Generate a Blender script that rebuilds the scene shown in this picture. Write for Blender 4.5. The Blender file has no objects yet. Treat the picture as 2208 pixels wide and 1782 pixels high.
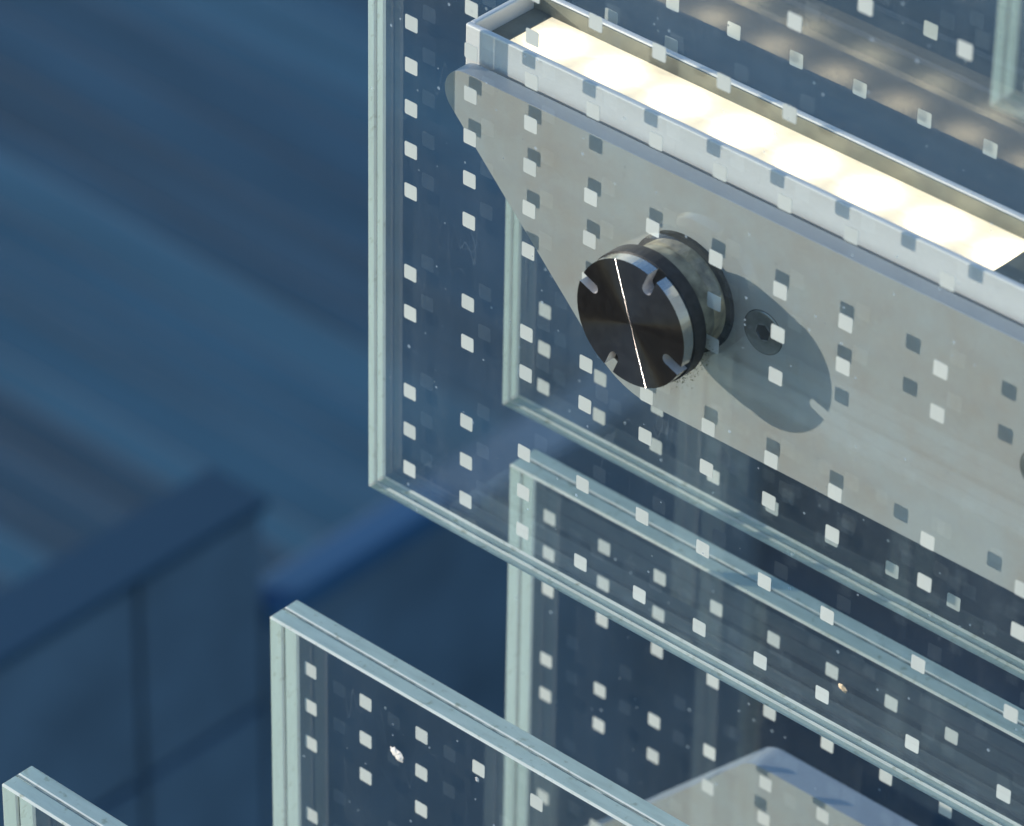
import bpy, bmesh, math, random
from mathutils import Matrix, Vector

random.seed(7)
sc = bpy.context.scene
col = sc.collection

# ------------------------------------------------------------------ camera
ROLL = math.radians(-1.0488)
cam = bpy.data.cameras.new('camera')
cam_o = bpy.data.objects.new('camera', cam)
col.objects.link(cam_o)
YAW, PITCH = math.radians(41.6697), math.radians(-34.7487)
# camera axes: yaw about Z, pitch about X, roll about the view axis
M = (Matrix.Rotation(YAW, 3, 'Z') @ Matrix.Rotation(PITCH, 3, 'X') @ Matrix.Rotation(ROLL, 3, 'Y'))
right, fwd, up = M.col[0], M.col[1], M.col[2]
cam_o.matrix_world = Matrix(((right.x, up.x, -fwd.x, 1.2421), (right.y, up.y, -fwd.y, -1.2938),
                             (right.z, up.z, -fwd.z, 1.0384), (0, 0, 0, 1)))
cam.lens = 178.74
cam.sensor_width = 36
cam.clip_start = 0.05
cam.clip_end = 100
cam.dof.use_dof = True
cam.dof.focus_distance = 2.06
cam.dof.aperture_fstop = 11.0
sc.camera = cam_o

# ------------------------------------------------------------------ light
SUN = Vector((1.5, 1.0, -0.445))
EL = math.atan2(0.445, math.hypot(1.5, 1.0))
world = bpy.data.worlds.new('World')
sc.world = world
world.use_nodes = True
wn = world.node_tree
sky = wn.nodes.new('ShaderNodeTexSky')
sky.sky_type = 'NISHITA'
sky.sun_disc = False
sky.sun_elevation = EL
sky.air_density = 1.0
sky.dust_density = 0.0
sky.ozone_density = 4.0
sky.sun_rotation = math.atan2(-1.5, -1.0)
bg = wn.nodes['Background']
wn.links.new(sky.outputs[0], bg.inputs[0])
bg.inputs[1].default_value = 0.15
sl = bpy.data.lights.new('sun', 'SUN')
sl.energy = 2.6
sl.angle = math.radians(0.5)
sl.color = (1.0, 0.915, 0.79)
sun_o = bpy.data.objects.new('sun', sl)
col.objects.link(sun_o)
sun_o.rotation_euler = SUN.to_track_quat('-Z', 'Y').to_euler()
sc.view_settings.view_transform = 'Standard'
sc.view_settings.look = 'None'
sc.view_settings.gamma = 1.0
sc.view_settings.exposure = 0.9
sc.cycles.max_bounces = 16
sc.cycles.transparent_max_bounces = 64
sc.cycles.glossy_bounces = 6
sc.cycles.sample_clamp_indirect = 8

# ------------------------------------------------------------------ node helpers
def new_mat(name):
    m = bpy.data.materials.new(name)
    m.use_nodes = True
    nt = m.node_tree
    nt.nodes.clear()
    out = nt.nodes.new('ShaderNodeOutputMaterial')
    return m, nt, out

def N(nt, kind, **kw):
    n = nt.nodes.new('ShaderNode' + kind)
    for k, v in kw.items():
        if k.startswith('i_'):
            key = k[2:].replace('_', ' ')
            n.inputs[key].default_value = v
        else:
            setattr(n, k, v)
    return n

def math_n(nt, op, a, b=None, clamp=False):
    n = nt.nodes.new('ShaderNodeMath')
    n.operation = op
    n.use_clamp = clamp
    for i, v in enumerate((a, b)):
        if v is None:
            continue
        if hasattr(v, 'is_output'):
            nt.links.new(v, n.inputs[i])
        else:
            n.inputs[i].default_value = v
    return n.outputs[0]

def coords(nt, scale=(1, 1, 1), rot=(0, 0, 0), kind='Object'):
    t = nt.nodes.new('ShaderNodeTexCoord')
    mp = nt.nodes.new('ShaderNodeMapping')
    mp.inputs['Scale'].default_value = scale
    mp.inputs['Rotation'].default_value = rot
    nt.links.new(t.outputs[kind], mp.inputs[0])
    return mp.outputs[0]

def noise(nt, vec, scale, detail=4, rough=0.55):
    n = nt.nodes.new('ShaderNodeTexNoise')
    n.inputs['Scale'].default_value = scale
    n.inputs['Detail'].default_value = detail
    n.inputs['Roughness'].default_value = rough
    nt.links.new(vec, n.inputs['Vector'])
    return n.outputs['Fac']

def ramp(nt, fac, stops):
    r = nt.nodes.new('ShaderNodeValToRGB')
    els = r.color_ramp.elements
    while len(els) < len(stops):
        els.new(0.5)
    for e, (p, c) in zip(els, stops):
        e.position = p
        e.color = (*c, 1) if len(c) == 3 else c
    nt.links.new(fac, r.inputs[0])
    return r.outputs[0]

def world_coords(nt, scale=(1, 1, 1), rot=(0, 0, 0)):
    g = nt.nodes.new('ShaderNodeNewGeometry')
    mp = nt.nodes.new('ShaderNodeMapping')
    mp.inputs['Scale'].default_value = scale
    mp.inputs['Rotation'].default_value = rot
    nt.links.new(g.outputs['Position'], mp.inputs[0])
    return mp.outputs[0]

def simple(name, base, rough=0.5, metal=0.0, spec=0.5, var=0.0, vscale=60, bump=0.0, bscale=400, stretch=(1, 1, 1)):
    m, nt, out = new_mat(name)
    b = N(nt, 'BsdfPrincipled')
    b.inputs['Roughness'].default_value = rough
    b.inputs['Metallic'].default_value = metal
    b.inputs['Specular IOR Level'].default_value = spec
    v = world_coords(nt, stretch)
    if var > 0:
        f = noise(nt, v, vscale, 5)
        lo = tuple(c * (1 - var) for c in base)
        hi = tuple(min(1, c * (1 + var)) for c in base)
        nt.links.new(ramp(nt, f, [(0.3, lo), (0.7, hi)]), b.inputs['Base Color'])
    else:
        b.inputs['Base Color'].default_value = (*base, 1)
    if bump > 0:
        bn = N(nt, 'Bump')
        bn.inputs['Strength'].default_value = bump
        bn.inputs['Distance'].default_value = 0.0002
        nt.links.new(noise(nt, v, bscale, 3), bn.inputs['Height'])
        nt.links.new(bn.outputs[0], b.inputs['Normal'])
    nt.links.new(b.outputs[0], out.inputs[0])
    return m

# ------------------------------------------------------------------ materials
def glass_face(name, tint, dust_lo, dust_hi, seed):
    """clear pane: see-through with a Schlick mirror share and a thin veil of dust and scratches"""
    m, nt, out = new_mat(name)
    geo = N(nt, 'NewGeometry')
    dot = N(nt, 'VectorMath', operation='DOT_PRODUCT')
    nt.links.new(geo.outputs['Normal'], dot.inputs[0])
    nt.links.new(geo.outputs['Incoming'], dot.inputs[1])
    c = math_n(nt, 'ABSOLUTE', dot.outputs['Value'])
    k = math_n(nt, 'POWER', math_n(nt, 'SUBTRACT', 1.0, c), 5.0)
    fres = math_n(nt, 'ADD', math_n(nt, 'MULTIPLY', k, 0.93), 0.07, clamp=True)
    tr = N(nt, 'BsdfTransparent')
    tr.inputs[0].default_value = (*tint, 1)
    gl = N(nt, 'BsdfGlossy')
    gl.inputs['Roughness'].default_value = 0.0
    gl.inputs[0].default_value = (1, 1, 1, 1)
    mix = N(nt, 'MixShader')
    nt.links.new(fres, mix.inputs[0])
    nt.links.new(tr.outputs[0], mix.inputs[1])
    nt.links.new(gl.outputs[0], mix.inputs[2])
    # dust veil
    v = world_coords(nt)
    mpo = N(nt, 'Mapping')
    mpo.inputs['Location'].default_value = (seed * 3.1, seed * 1.7, seed)
    nt.links.new(v, mpo.inputs[0])
    vv = mpo.outputs[0]
    cloud = noise(nt, vv, 14, 6, 0.65)
    fine = noise(nt, vv, 520, 2, 0.6)
    base = math_n(nt, 'MULTIPLY', ramp(nt, cloud, [(0.3, (0, 0, 0)), (0.75, (1, 1, 1))]),
                  ramp(nt, fine, [(0.25, (0.3,) * 3), (0.8, (1,) * 3)]))
    dv = N(nt, 'Mapping')
    dv.inputs['Scale'].default_value = (90, 90, 6)
    nt.links.new(vv, dv.inputs[0])
    drip = ramp(nt, noise(nt, dv.outputs[0], 1.0, 3), [(0.45, (0.55,) * 3), (0.75, (1.6,) * 3)])
    base = math_n(nt, 'MULTIPLY', base, drip)
    veil = math_n(nt, 'ADD', math_n(nt, 'MULTIPLY', base, dust_hi - dust_lo), dust_lo)
    # specks
    vo = N(nt, 'TexVoronoi', feature='F1')
    vo.inputs['Scale'].default_value = 190
    nt.links.new(vv, vo.inputs['Vector'])
    sepc = N(nt, 'SeparateColor')
    nt.links.new(vo.outputs['Color'], sepc.inputs[0])
    size = math_n(nt, 'MULTIPLY', math_n(nt, 'POWER', sepc.outputs[0], 9.0), 0.16)
    spot = math_n(nt, 'LESS_THAN', vo.outputs['Distance'], size)
    veil = math_n(nt, 'ADD', veil, math_n(nt, 'MULTIPLY', spot, 0.35))
    # hair scratches: thin iso-lines of a stretched noise, only in patches
    sv = N(nt, 'Mapping')
    sv.inputs['Rotation'].default_value = (0, 0.5, 0)
    sv.inputs['Scale'].default_value = (26, 26, 5)
    nt.links.new(vv, sv.inputs[0])
    sn = noise(nt, sv.outputs[0], 3.0, 1)
    line = math_n(nt, 'LESS_THAN', math_n(nt, 'ABSOLUTE', math_n(nt, 'SUBTRACT', sn, 0.5)), 0.0022)
    patch = math_n(nt, 'GREATER_THAN', noise(nt, vv, 22, 2), 0.6)
    veil = math_n(nt, 'ADD', veil, math_n(nt, 'MULTIPLY', math_n(nt, 'MULTIPLY', line, patch), 0.05), clamp=True)
    df = N(nt, 'BsdfDiffuse')
    df.inputs[0].default_value = (0.50, 0.61, 0.70, 1)
    mix2 = N(nt, 'MixShader')
    nt.links.new(veil, mix2.inputs[0])
    nt.links.new(mix.outputs[0], mix2.inputs[1])
    nt.links.new(df.outputs[0], mix2.inputs[2])
    nt.links.new(mix2.outputs[0], out.inputs[0])
    return m

MG = glass_face('fin_glass', (0.955, 0.972, 0.968), 0.010, 0.052, 1.0)

def edge_mat(name, base, hi):
    m, nt, out = new_mat(name)
    b = N(nt, 'BsdfPrincipled')
    b.inputs['Roughness'].default_value = 0.28
    v = world_coords(nt, (1, 6, 1))
    f = noise(nt, v, 45, 6, 0.6)
    cb = ramp(nt, f, [(0.25, tuple(c * 0.8 for c in base)), (0.5, base), (0.8, hi)])
    g = noise(nt, world_coords(nt, (1, 1, 1)), 260, 3)
    dirt = ramp(nt, g, [(0.60, (1, 1, 1)), (0.72, (0.58, 0.58, 0.50))])
    mx = N(nt, 'Mix', data_type='RGBA', blend_type='MULTIPLY')
    mx.inputs[0].default_value = 1.0
    nt.links.new(cb, mx.inputs[6])
    nt.links.new(dirt, mx.inputs[7])
    nt.links.new(mx.outputs[2], b.inputs['Base Color'])
    tl = N(nt, 'BsdfTranslucent')
    tl.inputs[0].default_value = (*hi, 1)
    ms = N(nt, 'MixShader')
    ms.inputs[0].default_value = 0.35
    nt.links.new(b.outputs[0], ms.inputs[1])
    nt.links.new(tl.outputs[0], ms.inputs[2])
    nt.links.new(ms.outputs[0], out.inputs[0])
    return m

ME = edge_mat('ground_glass_edge', (0.53, 0.66, 0.59), (0.65, 0.77, 0.69))
MA = edge_mat('glass_arris', (0.72, 0.76, 0.68), (0.85, 0.86, 0.78))
MI = simple('interlayer_edge', (0.30, 0.34, 0.28), 0.7, var=0.5, vscale=160)

def frit_mat():
    m, nt, out = new_mat('white_frit')
    d = N(nt, 'BsdfDiffuse')
    oi = N(nt, 'ObjectInfo')
    nt.links.new(ramp(nt, oi.outputs['Random'], [(0.0, (0.70, 0.71, 0.67)), (1.0, (0.80, 0.80, 0.75))]), d.inputs[0])
    t = N(nt, 'BsdfTranslucent')
    t.inputs[0].default_value = (0.8, 0.82, 0.78, 1)
    mx = N(nt, 'MixShader')
    mx.inputs[0].default_value = 0.24
    nt.links.new(d.outputs[0], mx.inputs[1])
    nt.links.new(t.outputs[0], mx.inputs[2])
    nt.links.new(mx.outputs[0], out.inputs[0])
    return m

MF = frit_mat()

def brushed(name, base, warm, rough, metal, ang=0.0):
    m, nt, out = new_mat(name)
    b = N(nt, 'BsdfPrincipled')
    b.inputs['Metallic'].default_value = metal
    v = world_coords(nt)
    cl = noise(nt, v, 34, 7, 0.62)
    cb = ramp(nt, cl, [(0.38, base), (0.72, warm)])
    sv = world_coords(nt, (110, 900, 1700), (0, ang, 0))
    gr = noise(nt, sv, 2.2, 3, 0.7)
    g2 = ramp(nt, gr, [(0.3, (0.93,) * 3), (0.7, (1.04,) * 3)])
    mx = N(nt, 'Mix', data_type='RGBA', blend_type='MULTIPLY')
    mx.inputs[0].default_value = 1.0
    nt.links.new(cb, mx.inputs[6])
    nt.links.new(g2, mx.inputs[7])
    nt.links.new(mx.outputs[2], b.inputs['Base Color'])
    b.inputs['Roughness'].default_value = rough
    bn = N(nt, 'Bump')
    bn.inputs['Strength'].default_value = 0.12
    bn.inputs['Distance'].default_value = 0.0002
    nt.links.new(gr, bn.inputs['Height'])
    nt.links.new(bn.outputs[0], b.inputs['Normal'])
    nt.links.new(b.outputs[0], out.inputs[0])
    return m

MP = brushed('brushed_steel_plate', (0.465, 0.485, 0.47), (0.44, 0.405, 0.36), 0.5, 0.15, 0.03)
MPE = brushed('sawn_steel_edge', (0.42, 0.45, 0.47), (0.40, 0.42, 0.44), 0.45, 0.2, 1.2)
MBX = brushed('anodised_housing', (0.80, 0.78, 0.75), (0.76, 0.75, 0.72), 0.42, 0.1, 0.0)
MIN = simple('housing_inside', (0.16, 0.17, 0.14), 0.5, var=0.25, vscale=90)
MBLK = simple('black_rubber', (0.022, 0.023, 0.024), 0.55, var=0.4, vscale=300)
MST = simple('polished_steel', (0.62, 0.60, 0.57), 0.16, 1.0)
MSLOT = simple('milled_slot_steel', (0.66, 0.63, 0.60), 0.35, 0.35)
MBOLT = simple('dull_bolt_steel', (0.30, 0.32, 0.31), 0.42, 0.85, var=0.2, vscale=200)
MHEX = simple('hex_socket_dark', (0.05, 0.055, 0.055), 0.4, 0.8)
MBUSH = simple('mossy_bush', (0.34, 0.29, 0.19), 0.6, var=0.55, vscale=190)
MRING = simple('glass_hole_edge', (0.24, 0.23, 0.17), 0.5, var=0.6, vscale=120)
MMOSS = simple('moss', (0.10, 0.105, 0.045), 0.9, var=0.6, vscale=600)
MDIRT = simple('bird_dropping', (0.80, 0.74, 0.66), 0.8, var=0.2, vscale=500)
MTAN = simple('dry_lichen', (0.62, 0.47, 0.30), 0.9, var=0.4, vscale=700)

def turned():
    m, nt, out = new_mat('turned_steel_face')
    gl = N(nt, 'BsdfGlossy')
    v = world_coords(nt)
    nt.links.new(ramp(nt, noise(nt, v, 120, 5), [(0.35, (0.082, 0.080, 0.080)), (0.7, (0.125, 0.120, 0.116))]), gl.inputs[0])
    gl.inputs['Roughness'].default_value = 0.33
    gl.inputs['Anisotropy'].default_value = 0.997
    gl.inputs['Rotation'].default_value = 0.0
    rg = N(nt, 'NewGeometry')
    ds = N(nt, 'VectorMath', operation='DISTANCE')
    nt.links.new(rg.outputs['Position'], ds.inputs[0])
    ds.inputs[1].default_value = (0.1681, -0.0180, -0.0741)
    cx = N(nt, 'CombineXYZ')
    nt.links.new(ds.outputs['Value'], cx.inputs[0])
    ringn = noise(nt, cx.outputs[0], 900, 3, 0.7)
    rr_ = math_n(nt, 'ADD', 0.20, math_n(nt, 'MULTIPLY', ringn, 0.16))
    nt.links.new(rr_, gl.inputs['Roughness'])
    tg = N(nt, 'Tangent', direction_type='RADIAL', axis='Y')
    nt.links.new(tg.outputs[0], gl.inputs['Tangent'])
    g2 = N(nt, 'BsdfPrincipled')
    g2.inputs['Base Color'].default_value = (0.09, 0.085, 0.085, 1)
    g2.inputs['Metallic'].default_value = 0.6
    nt.links.new(ramp(nt, noise(nt, v, 300, 4), [(0.3, (0.3,) * 3), (0.7, (0.5,) * 3)]), g2.inputs['Roughness'])
    ms = N(nt, 'MixShader')
    ms.inputs[0].default_value = 0.30
    nt.links.new(gl.outputs[0], ms.inputs[1])
    nt.links.new(g2.outputs[0], ms.inputs[2])
    nt.links.new(ms.outputs[0], out.inputs[0])
    return m

MTURN = turned()

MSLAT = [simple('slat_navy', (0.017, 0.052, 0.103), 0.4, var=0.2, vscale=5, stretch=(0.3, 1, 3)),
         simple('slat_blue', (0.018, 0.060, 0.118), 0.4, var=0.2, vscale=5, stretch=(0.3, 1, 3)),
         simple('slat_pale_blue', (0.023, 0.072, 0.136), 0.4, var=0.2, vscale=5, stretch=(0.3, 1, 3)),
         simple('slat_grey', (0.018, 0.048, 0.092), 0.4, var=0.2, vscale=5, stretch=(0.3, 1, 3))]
MCOP = simple('dark_coping', (0.018, 0.062, 0.108), 0.5)
MTILE = simple('blue_cladding_tile', (0.115, 0.190, 0.265), 0.5, var=0.25, vscale=6)
MJOINT = simple('dark_joint', (0.07, 0.12, 0.18), 0.8)
MGLOW = simple('painted_sky_glow', (0.040, 0.125, 0.24), 0.6)  # lighter blue that paints a soft patch of reflected sky

def diffuser():
    m, nt, out = new_mat('lit_diffuser')
    t = N(nt, 'NewGeometry')
    sep = N(nt, 'SeparateXYZ')
    nt.links.new(t.outputs['Position'], sep.inputs[0])
    # one bright spot over each diode, 33 mm apart
    u = math_n(nt, 'SUBTRACT', math_n(nt, 'FRACT', math_n(nt, 'DIVIDE', math_n(nt, 'SUBTRACT', sep.outputs[0], 0.0490), 0.033)), 0.5)
    du = math_n(nt, 'MULTIPLY', u, 0.033 / 0.0085)
    dv = math_n(nt, 'DIVIDE', math_n(nt, 'SUBTRACT', sep.outputs[1], 0.0500), 0.0085)
    r2 = math_n(nt, 'ADD', math_n(nt, 'MULTIPLY', du, du), math_n(nt, 'MULTIPLY', dv, dv))
    g = math_n(nt, 'POWER', 2.718, math_n(nt, 'MULTIPLY', r2, -0.85))
    nz = noise(nt, world_coords(nt, (60, 200, 1)), 3, 3)
    e = math_n(nt, 'ADD', math_n(nt, 'MULTIPLY', g, 2.6), math_n(nt, 'ADD', 0.36, math_n(nt, 'MULTIPLY', nz, 0.30)))
    b = N(nt, 'BsdfPrincipled')
    b.inputs['Base Color'].default_value = (0.75, 0.7, 0.58, 1)
    b.inputs['Roughness'].default_value = 0.4
    b.inputs['Emission Color'].default_value = (1.0, 0.81, 0.51, 1)
    nt.links.new(e, b.inputs['Emission Strength'])
    nt.links.new(b.outputs[0], out.inputs[0])
    return m

MLED = diffuser()

# ------------------------------------------------------------------ object helpers
def link(name, me, parent=None, loc=None):
    o = bpy.data.objects.new(name, me)
    col.objects.link(o)
    if parent is not None:
        o.parent = parent
    if loc is not None:
        o.location = loc
    return o

def tag(o, label, cat, group=None):
    o['label'] = label
    o['category'] = cat
    if group:
        o['group'] = group
    return o

def thing(name, label, cat, loc=(0, 0, 0), group=None):
    o = bpy.data.objects.new(name, None)
    o.empty_display_size = 0.02
    col.objects.link(o)
    o.location = loc
    return tag(o, label, cat, group)

def mesh_from(bm, name, mats, smooth=False):
    me = bpy.data.meshes.new(name)
    bmesh.ops.recalc_face_normals(bm, faces=bm.faces)
    bm.to_mesh(me)
    bm.free()
    for m in mats:
        me.materials.append(m)
    if smooth:
        for p in me.polygons:
            p.use_smooth = True
    return me

def box_bm(x0, x1, y0, y1, z0, z1, bev=0.0, seg=1):
    bm = bmesh.new()
    vs = [bm.verts.new((x, y, z)) for x in (x0, x1) for y in (y0, y1) for z in (z0, z1)]
    for f in ((0, 1, 3, 2), (4, 6, 7, 5), (0, 4, 5, 1), (2, 3, 7, 6), (0, 2, 6, 4), (1, 5, 7, 3)):
        bm.faces.new([vs[i] for i in f])
    if bev:
        bmesh.ops.bevel(bm, geom=list(bm.edges), offset=bev, segments=seg, affect='EDGES', profile=0.5)
    bmesh.ops.recalc_face_normals(bm, faces=bm.faces)
    return bm

def box(name, x0, x1, y0, y1, z0, z1, mat, parent=None, bev=0.0, seg=1):
    return link(name, mesh_from(box_bm(x0, x1, y0, y1, z0, z1, bev, seg), name, [mat]), parent)

def prism_bm(pts, y0, y1, bev=0.0, seg=2):
    """outline in X,Z extruded from y0 (front) to y1"""
    bm = bmesh.new()
    a = [bm.verts.new((x, y0, z)) for x, z in pts]
    b = [bm.verts.new((x, y1, z)) for x, z in pts]
    n = len(pts)
    fa = bm.faces.new(a)
    fb = bm.faces.new(b[::-1])
    for i in range(n):
        bm.faces.new((a[i], a[(i + 1) % n], b[(i + 1) % n], b[i]))
    if bev:
        es = list(fa.edges) + list(fb.edges)
        bmesh.ops.bevel(bm, geom=es, offset=bev, segments=seg, affect='EDGES', profile=0.5)
    bmesh.ops.recalc_face_normals(bm, faces=bm.faces)
    return bm

def circle(cx, cz, r, n=64, a0=0.0, a1=None):
    return [(cx + r * math.cos(a0 + 2 * math.pi * i / n), cz + r * math.sin(a0 + 2 * math.pi * i / n)) for i in range(n)]

def fillet(pts, radii, seg=12):
    out = []
    n = len(pts)
    for i in range(n):
        p0, p, p1 = Vector(pts[i - 1]), Vector(pts[i]), Vector(pts[(i + 1) % n])
        r = radii[i]
        if r <= 0:
            out.append(tuple(p))
            continue
        d0, d1 = (p0 - p).normalized(), (p1 - p).normalized()
        half = d0.angle(d1) / 2
        t = r / math.tan(half)
        c = p + (d0 + d1).normalized() * (r / math.sin(half))
        a, b = p + d0 * t - c, p + d1 * t - c
        aa = math.atan2(a.y, a.x)
        da = math.atan2(a.x * b.y - a.y * b.x, a.dot(b))
        for k in range(seg + 1):
            an = aa + da * k / seg
            out.append((c.x + r * math.cos(an), c.y + r * math.sin(an)))
    return out

# ------------------------------------------------------------------ facade behind the fins
def child(o, parent):
    o.parent = parent
    o.matrix_parent_inverse = Matrix.Translation(-parent.location)
    return o

YW = 2.2
sw = thing('slatted_facade', 'dark blue facade of weathered horizontal slats far behind the glass fins', 'facade', (-1.2, YW, -4.6))
z = -4.5
k = 0
while z < 0.2:
    h = random.choice((0.035, 0.045, 0.06, 0.08))
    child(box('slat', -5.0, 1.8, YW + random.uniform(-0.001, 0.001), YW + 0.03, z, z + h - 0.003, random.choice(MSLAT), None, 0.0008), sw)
    z += h
child(box('backing_wall', -5.0, 1.8, YW + 0.031, YW + 0.06, -4.6, 0.25, MJOINT), sw)

WX = -1.5
wl = thing('tiled_parapet', 'low blue tiled parapet wall out of focus below the end of the fins', 'wall', (WX, 1.1, -3.2))
child(box('core', WX - 0.07, WX - 0.012, 0.70, 1.438, -3.2, -1.756, MJOINT), wl)
zr = [-1.754 - 0.234 * i for i in range(6)]
yc = [0.69, 1.277, 1.44]
for zi in range(5):
    for yi in range(2):
        child(box('tile', WX - 0.011, WX + random.uniform(-0.001, 0.001), yc[yi] + 0.004, yc[yi + 1] - 0.004, zr[zi + 1] + 0.004, zr[zi] - 0.004, MTILE, None, 0.002), wl)
child(box('coping', WX - 0.075, WX + 0.004, 0.69, 1.445, -1.756, -1.746, MCOP, None, 0.002), wl)
child(box('low_course', WX - 0.07, WX - 0.001, 1.446, 2.19, -3.2, -1.906, MTILE, None, 0.002), wl)
child(box('glow_ledge', WX - 0.04, WX + 0.004, 1.447, 1.71, -1.9055, -1.878, MGLOW, None, 0.004), wl)  # added block, shaped and coloured to imitate a blue sky glow

# ------------------------------------------------------------------ glass fins
PITX, PITZ = 0.03257, 0.02
fs = 0.0034
frit_pts = fillet([(-fs, -fs), (fs, -fs), (fs, fs), (-fs, fs)], [0.0007] * 4, 4)
FRIT = mesh_from(prism_bm(frit_pts, -0.0001, 0.0001), 'frit_square', [MF])

DENSE = (-2, -1, 0, 1, 2, 3, 4, 6, 7, 9, 10, 11)
SPARSE = (-2, 0, 2, 3, 4, 6, 7, 9, 11)
COLS = [1, 2, 3, 4, 5, 6, 7, 8, 9.42, 10.83, 12.25, 13.66]
UPPER = [(c, r) for c in COLS for r in (DENSE if c <= 3 else SPARSE)]
UPPER = [(c, r) for c, r in UPPER if not (c >= 8 and r in (4, -2))] + [(7, -4), (8, -5), (9.42, -5), (1, -3), (2, -4)]
LOW_D = (14.7, 15.7, 16.7, 18.7, 19.7, 21.7, 22.7, 24.7)
LOW_S = (14.7, 16.7, 18.7, 19.7, 21.7, 22.7, 24.7)
LOWER = [(c, r) for c in COLS for r in (LOW_D if c <= 3 else LOW_S)]

def sheet(name, x0, x1, y0, y1, z0, z1, outer, parent, bev):
    """one glass sheet: outer pane face, ground edges, paler arrises; the bonded face is left open"""
    bm = box_bm(x0, x1, y0, y1, z0, z1, bev, 1)
    kill = []
    for f in bm.faces:
        n = f.normal
        if abs(n.y) > 0.99:
            f.material_index = 0
            if n.y * outer < 0:
                kill.append(f)
        elif max(abs(n.x), abs(n.z)) > 0.99:
            f.material_index = 1
        else:
            f.material_index = 2
    bmesh.ops.delete(bm, geom=kill, context='FACES_ONLY')
    me = bpy.data.meshes.new(name)
    bm.to_mesh(me)
    bm.free()
    for m in (MG, ME, MA):
        me.materials.append(m)
    return link(name, me, parent)

def fin(label, x0, x1, yf, t1, gap, t2, z0, z1, frits, group, yfrit, joined=False, bev=0.0009):
    """laminated fin: front sheet, interlayer, back sheet, printed squares in the interlayer"""
    root = thing('glass_fin', label, 'glass fin', (x0, yf, z0), group)
    w, h = x1 - x0, z1 - z0
    sheet('front_sheet', 0, w, 0, t1, 0, h, -1, root, bev)
    sheet('back_sheet', 0, w, t1 + gap, t1 + gap + t2, 0, h, 1, root, bev)
    # interlayer seen as a recessed line round the edge
    d = 0.0004
    bm = box_bm(d, w - d, t1 - 0.0002, t1 + gap + 0.0002, d, h - d)
    bmesh.ops.delete(bm, geom=[f for f in bm.faces if abs(f.normal.y) > 0.9], context='FACES_ONLY')
    me = bpy.data.meshes.new('interlayer')
    bm.to_mesh(me); bm.free()
    me.materials.append(MI)
    link('interlayer', me, root)
    if joined:
        bm = bmesh.new()
        for c, r in frits:
            x, z = c * PITX - x0, -r * PITZ - z0
            vs = [bm.verts.new((x + a, yfrit - yf, z + b)) for a, b in ((-fs, -fs), (fs, -fs), (fs, fs), (-fs, fs))]
            bm.faces.new(vs)
        me = bpy.data.meshes.new('frit_field'); bm.to_mesh(me); bm.free(); me.materials.append(MF)
        o = link('frit_field', me, root)
        o['kind'] = 'stuff'
    else:
        for c, r in frits:
            x, z = c * PITX - x0, -r * PITZ - z0
            if x < fs or x > w - fs or z < fs or z > h - fs:
                continue
            o = link('frit_square', FRIT, root, (x, yfrit - yf, z))
            o.rotation_euler[1] = random.uniform(-0.015, 0.015)
    return root

G = 'laminated glass fins with white square dots'
ZB, ZT = -0.2364, 0.22
LT = -0.2685
f1 = fin('upper glass fin held by the round steel fixing, in front of the steel bracket plate',
         0.0126, 0.50, -0.0052, 0.00505, 0.0003, 0.00505, ZB, ZT, UPPER, G, 0.0)
f2 = fin('upper glass fin standing right behind the lit light trough', 0.0126, 0.50, 0.0803, 0.00505, 0.0003, 0.00505, ZB, ZT, UPPER, G, 0.0855)
f4 = fin('out-of-focus upper glass fin far behind the light trough', 0.0126, 0.50, 0.43, 0.009, 0.001, 0.009, ZB, ZT,
         [(c, r) for c, r in UPPER if c < 5], G, 0.435)
fD = fin('lower glass fin in front of the lower steel bracket', 0.0152, 0.50, 0.0832, 0.0084, 0.0006, 0.0084, -0.62, LT, LOWER, G, 0.0917)
fB = fin('lower glass fin with a white bird dropping on its pane', 0.0164, 0.50, -0.0702, 0.0084, 0.0006, 0.0084, -0.62, LT, LOWER, G, -0.0615)
fC = fin('lower glass fin of which only the pale top corner shows', 0.0164, 0.50, -0.2257, 0.0084, 0.0006, 0.0084, -0.62, LT, LOWER, G, -0.217)

# ------------------------------------------------------------------ steel bracket plate
YP = 0.0146
br = thing('bracket_plate', 'flat brushed steel bracket plate with slanted end under the light trough', 'bracket', (0.0377, YP, -0.1367))
out = fillet([(0.0222, -0.0227), (0.136, -0.1367), (0.52, -0.1363), (0.52, -0.0222)], [0.011, 0.043, 0, 0], 16)
bm = prism_bm(out, YP, YP + 0.0085, 0.0004, 2)
for f in bm.faces:
    f.material_index = 0 if abs(f.normal.y) > 0.95 else 1
child(link('plate', mesh_from(bm, 'plate', [MP, MPE])), br)

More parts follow.
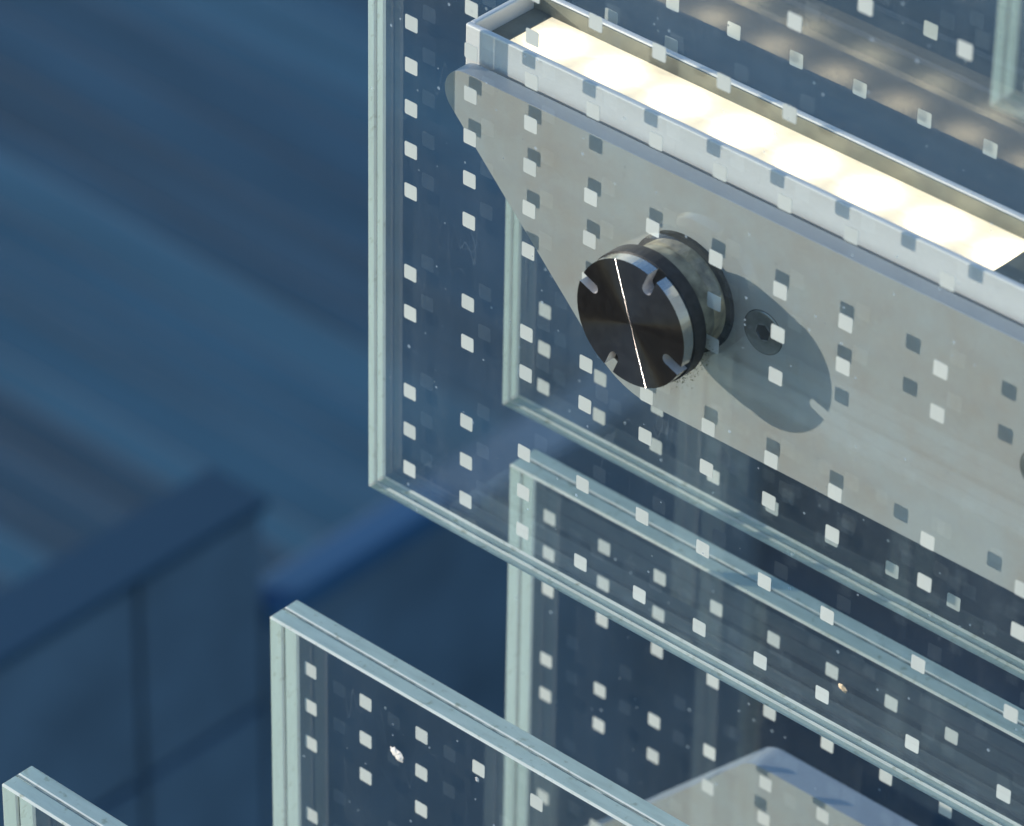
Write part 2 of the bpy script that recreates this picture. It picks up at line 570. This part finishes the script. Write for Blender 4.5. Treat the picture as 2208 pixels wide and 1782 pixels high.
def bolt(cx, cz, y, parent, r=0.0092):
    bm = bmesh.new()
    prof = [(r + 0.0004, -0.0001), (r, -0.0004), (r - 0.0006, -0.00045), (r * 0.62, -0.0005), (r * 0.42, -0.0003)]
    n = 48
    rings = []
    for rr, yy in prof:
        rings.append([bm.verts.new((cx + rr * math.cos(2 * math.pi * i / n), y + yy, cz + rr * math.sin(2 * math.pi * i / n))) for i in range(n)])
    for a, b in zip(rings, rings[1:]):
        for i in range(n):
            bm.faces.new((a[i], a[(i + 1) % n], b[(i + 1) % n], b[i]))
    o = child(link('bolt', mesh_from(bm, 'bolt', [MBOLT], True)), parent)
    hx = [(cx + 0.0038 * math.cos(math.pi / 3 * i + 0.3), cz + 0.0038 * math.sin(math.pi / 3 * i + 0.3)) for i in range(6)]
    bm = bmesh.new()
    top = [bm.verts.new((x, y - 0.0003, z)) for x, z in hx]
    n6 = 6
    bot = [bm.verts.new((cx + (x - cx) * 0.9, y - 0.00002, cz + (z - cz) * 0.9)) for x, z in hx]
    for i in range(6):
        bm.faces.new((top[i], top[(i + 1) % 6], bot[(i + 1) % 6], bot[i]))
    bm.faces.new(bot)
    s = link('hex_socket', mesh_from(bm, 'hex_socket', [MHEX]))
    s.parent = o
    s.matrix_parent_inverse = Matrix.Identity(4)
    # dark countersink gap round the head
    gp = circle(cx, cz, r + 0.0007, 48)
    bm = bmesh.new()
    a = [bm.verts.new((x, y - 0.00012, z)) for x, z in gp]
    b = [bm.verts.new((x, y - 0.00012, z)) for x, z in circle(cx, cz, r + 0.0001, 48)]
    for i in range(48):
        bm.faces.new((a[i], a[(i + 1) % 48], b[(i + 1) % 48], b[i]))
    g = link('countersink', mesh_from(bm, 'countersink', [MHEX]))
    g.parent = o
    g.matrix_parent_inverse = Matrix.Identity(4)
    return o
bolt(0.2093, -0.0750, YP, br)
bolt(0.3465, -0.0756, YP, br)

# lower bracket
lb = thing('lower_bracket', 'lower steel bracket with a broad top edge behind the lower fins', 'bracket', (0.14, 0.105, -0.62))
out = fillet([(0.1425, -0.380), (0.0, -0.5225), (0.0, -0.62), (0.52, -0.62), (0.52, -0.3795)], [0.016, 0.02, 0, 0, 0], 12)
bm = prism_bm(out, 0.105, 0.121, 0.0012, 2)
for f in bm.faces:
    f.material_index = 0 if abs(f.normal.y) > 0.95 else 1
child(link('plate', mesh_from(bm, 'plate', [MP, MPE])), lb)

# ------------------------------------------------------------------ light trough
YB0, YB1, ZR = 0.0266, 0.0686, -0.0089
WT = 0.0029
XB0, XB1 = 0.0377, 0.52
lt = thing('light_trough', 'open silver light trough with a glowing warm white lamp strip inside', 'light', (XB0, YB0, ZR - 0.04))
def lbox(name, *a, bev=0.0008, seg=2):
    return child(box(name, *a, None, bev, seg), lt)
lbox('front_wall', XB0, XB1, YB0, YB0 + WT, ZR - 0.040, ZR, MBX)
lbox('back_wall', XB0, XB1, YB1 - WT, YB1, ZR - 0.040, ZR, MBX)
lbox('end_wall', XB0, XB0 + WT, YB0 + WT - 0.0003, YB1 - WT + 0.0003, ZR - 0.040, ZR - 0.00005, MBX)
ZL = -0.0172
lbox('inner_lining', XB0 + WT, XB1, YB0 + WT, YB0 + WT + 0.0006, ZL, ZR - 0.001, MIN, bev=0.0)
lbox('inner_lining', XB0 + WT, XB1, YB1 - WT - 0.0006, YB1 - WT, ZL, ZR - 0.001, MIN, bev=0.0)
lbox('end_block', XB0 + WT, 0.0506, YB0 + WT, YB1 - WT, ZL - 0.01, ZL + 0.0004, MIN, bev=0.0003)
lbox('end_block', 0.2998, XB1, YB0 + WT, YB1 - WT, ZL - 0.01, ZL + 0.0006, MIN, bev=0.0003)
lbox('lamp_strip', 0.0506, 0.2998, YB0 + WT, YB1 - WT, ZL - 0.003, ZL, MLED, bev=0.0)

# ------------------------------------------------------------------ point fixing
CX, CZ = 0.1681, -0.0741
YD = -0.0180
pf = thing('point_fixing', 'round turned steel glass fixing with four notches and a black gasket', 'fixing', (CX, YD, CZ - 0.028))
def cap_outline(r, nw, depth, n_rim=18):
    """disc outline with four round-bottomed notches"""
    pts = []
    for k in range(4):
        th = math.radians(68 + 90 * k)
        d = Vector((math.cos(th), math.sin(th)))
        s = Vector((-d.y, d.x))
        half = math.asin(nw / r)
        nb = th - half
        # slot going in, rounded end, and out again
        base = d * (r - depth + nw)
        p0 = d * math.sqrt(r * r - nw * nw) - s * nw
        pts.append(p0)
        for j in range(9):
            an = -math.pi / 2 - math.pi * j / 8
            pts.append(base + s * (nw * math.sin(an)) + d * (nw * math.cos(an)))
        pts.append(d * math.sqrt(r * r - nw * nw) + s * nw)
        a0, a1 = th + half, th + math.pi / 2 - half
        for j in range(1, n_rim):
            a = a0 + (a1 - a0) * j / n_rim
            pts.append(Vector((math.cos(a), math.sin(a))) * r)
    return [(CX + q.x, CZ + q.y) for q in pts]
co = cap_outline(0.0280, 0.0024, 0.0092)
bm = prism_bm(co, YD, YD + 0.0062)
for f in bm.faces:
    if f.normal.y < -0.95:
        f.material_index = 0
    else:
        c = f.calc_center_median()
        rr = math.hypot(c.x - CX, c.z - CZ)
        f.material_index = 1 if rr > 0.0277 else 2
cap = child(link('cap', mesh_from(bm, 'cap', [MTURN, MST, MSLOT])), pf)
child(link('gasket', mesh_from(prism_bm(circle(CX, CZ, 0.0286), YD + 0.0062, -0.0052, 0.0012, 3), 'gasket', [MBLK])), pf)
def tube(name, r0, r1, y0, y1, mat, par, seg=64):
    bm = prism_bm(circle(CX, CZ, r0, seg), y0, y1, 0.0005, 2)
    return child(link(name, mesh_from(bm, name, [mat])), par)
tube('hole_ring', 0.0240, 0, -0.0050, 0.0050, MRING, pf)
tube('bush', 0.0236, 0, 0.0050, YP - 0.0022, MBUSH, pf)
tube('washer', 0.0262, 0, YP - 0.0022, YP - 0.00005, MBLK, pf)

# ------------------------------------------------------------------ dirt on the glass and moss round the fixing
def blob(name, cx, cz, y, r, mat, parent, stretch=(1.0, 1.0), seed=0, thick=0.0006):
    """a small dried patch: uneven outline, raised middle"""
    rnd = random.Random(seed)
    n = 22
    bm = bmesh.new()
    rad = [r * (0.72 + 0.35 * rnd.random()) for _ in range(n)]
    rim = [bm.verts.new((cx + rad[i] * stretch[0] * math.cos(2 * math.pi * i / n), y, cz + rad[i] * stretch[1] * math.sin(2 * math.pi * i / n) - 0.25 * rad[i] * stretch[0] * math.cos(2 * math.pi * i / n))) for i in range(n)]
    mid = [bm.verts.new((cx + (v.co.x - cx) * 0.55, y - thick * rnd.uniform(0.6, 1.2), cz + (v.co.z - cz) * 0.55)) for v in rim]
    top = bm.verts.new((cx, y - thick, cz))
    for i in range(n):
        j = (i + 1) % n
        bm.faces.new((rim[i], rim[j], mid[j], mid[i]))
        bm.faces.new((mid[i], mid[j], top))
    return child(link(name, mesh_from(bm, name, [mat])), parent)
blob('bird_dropping', 0.0920, -0.3022, -0.0703, 0.0042, MDIRT, fB, (1.0, 0.75), 3)
blob('bird_dropping', 0.1376, -0.2906, -0.0703, 0.0013, MDIRT, fB, (0.8, 0.9), 5)
blob('lichen_patch', 0.2746, -0.2061, -0.0053, 0.0024, MTAN, f1, (1.1, 0.7), 8)

rnd = random.Random(11)
bm = bmesh.new()
for i in range(420):
    a = math.radians(rnd.gauss(-48, 30))
    rr = 0.0284 + abs(rnd.gauss(0, 0.0022))
    x, zz = CX + rr * math.cos(a), CZ + rr * math.sin(a)
    y = -0.0053 - rnd.uniform(0.0001, 0.0010)
    q = rnd.uniform(0.00012, 0.00042)
    vs = [bm.verts.new((x + rnd.uniform(-q, q), y + rnd.uniform(-q, q), zz + rnd.uniform(-q, q))) for _ in range(4)]
    for f in ((0, 1, 2), (0, 1, 3), (0, 2, 3), (1, 2, 3)):
        bm.faces.new([vs[t] for t in f])
mo = child(link('moss', mesh_from(bm, 'moss', [MMOSS])), pf)
mo['kind'] = 'stuff'
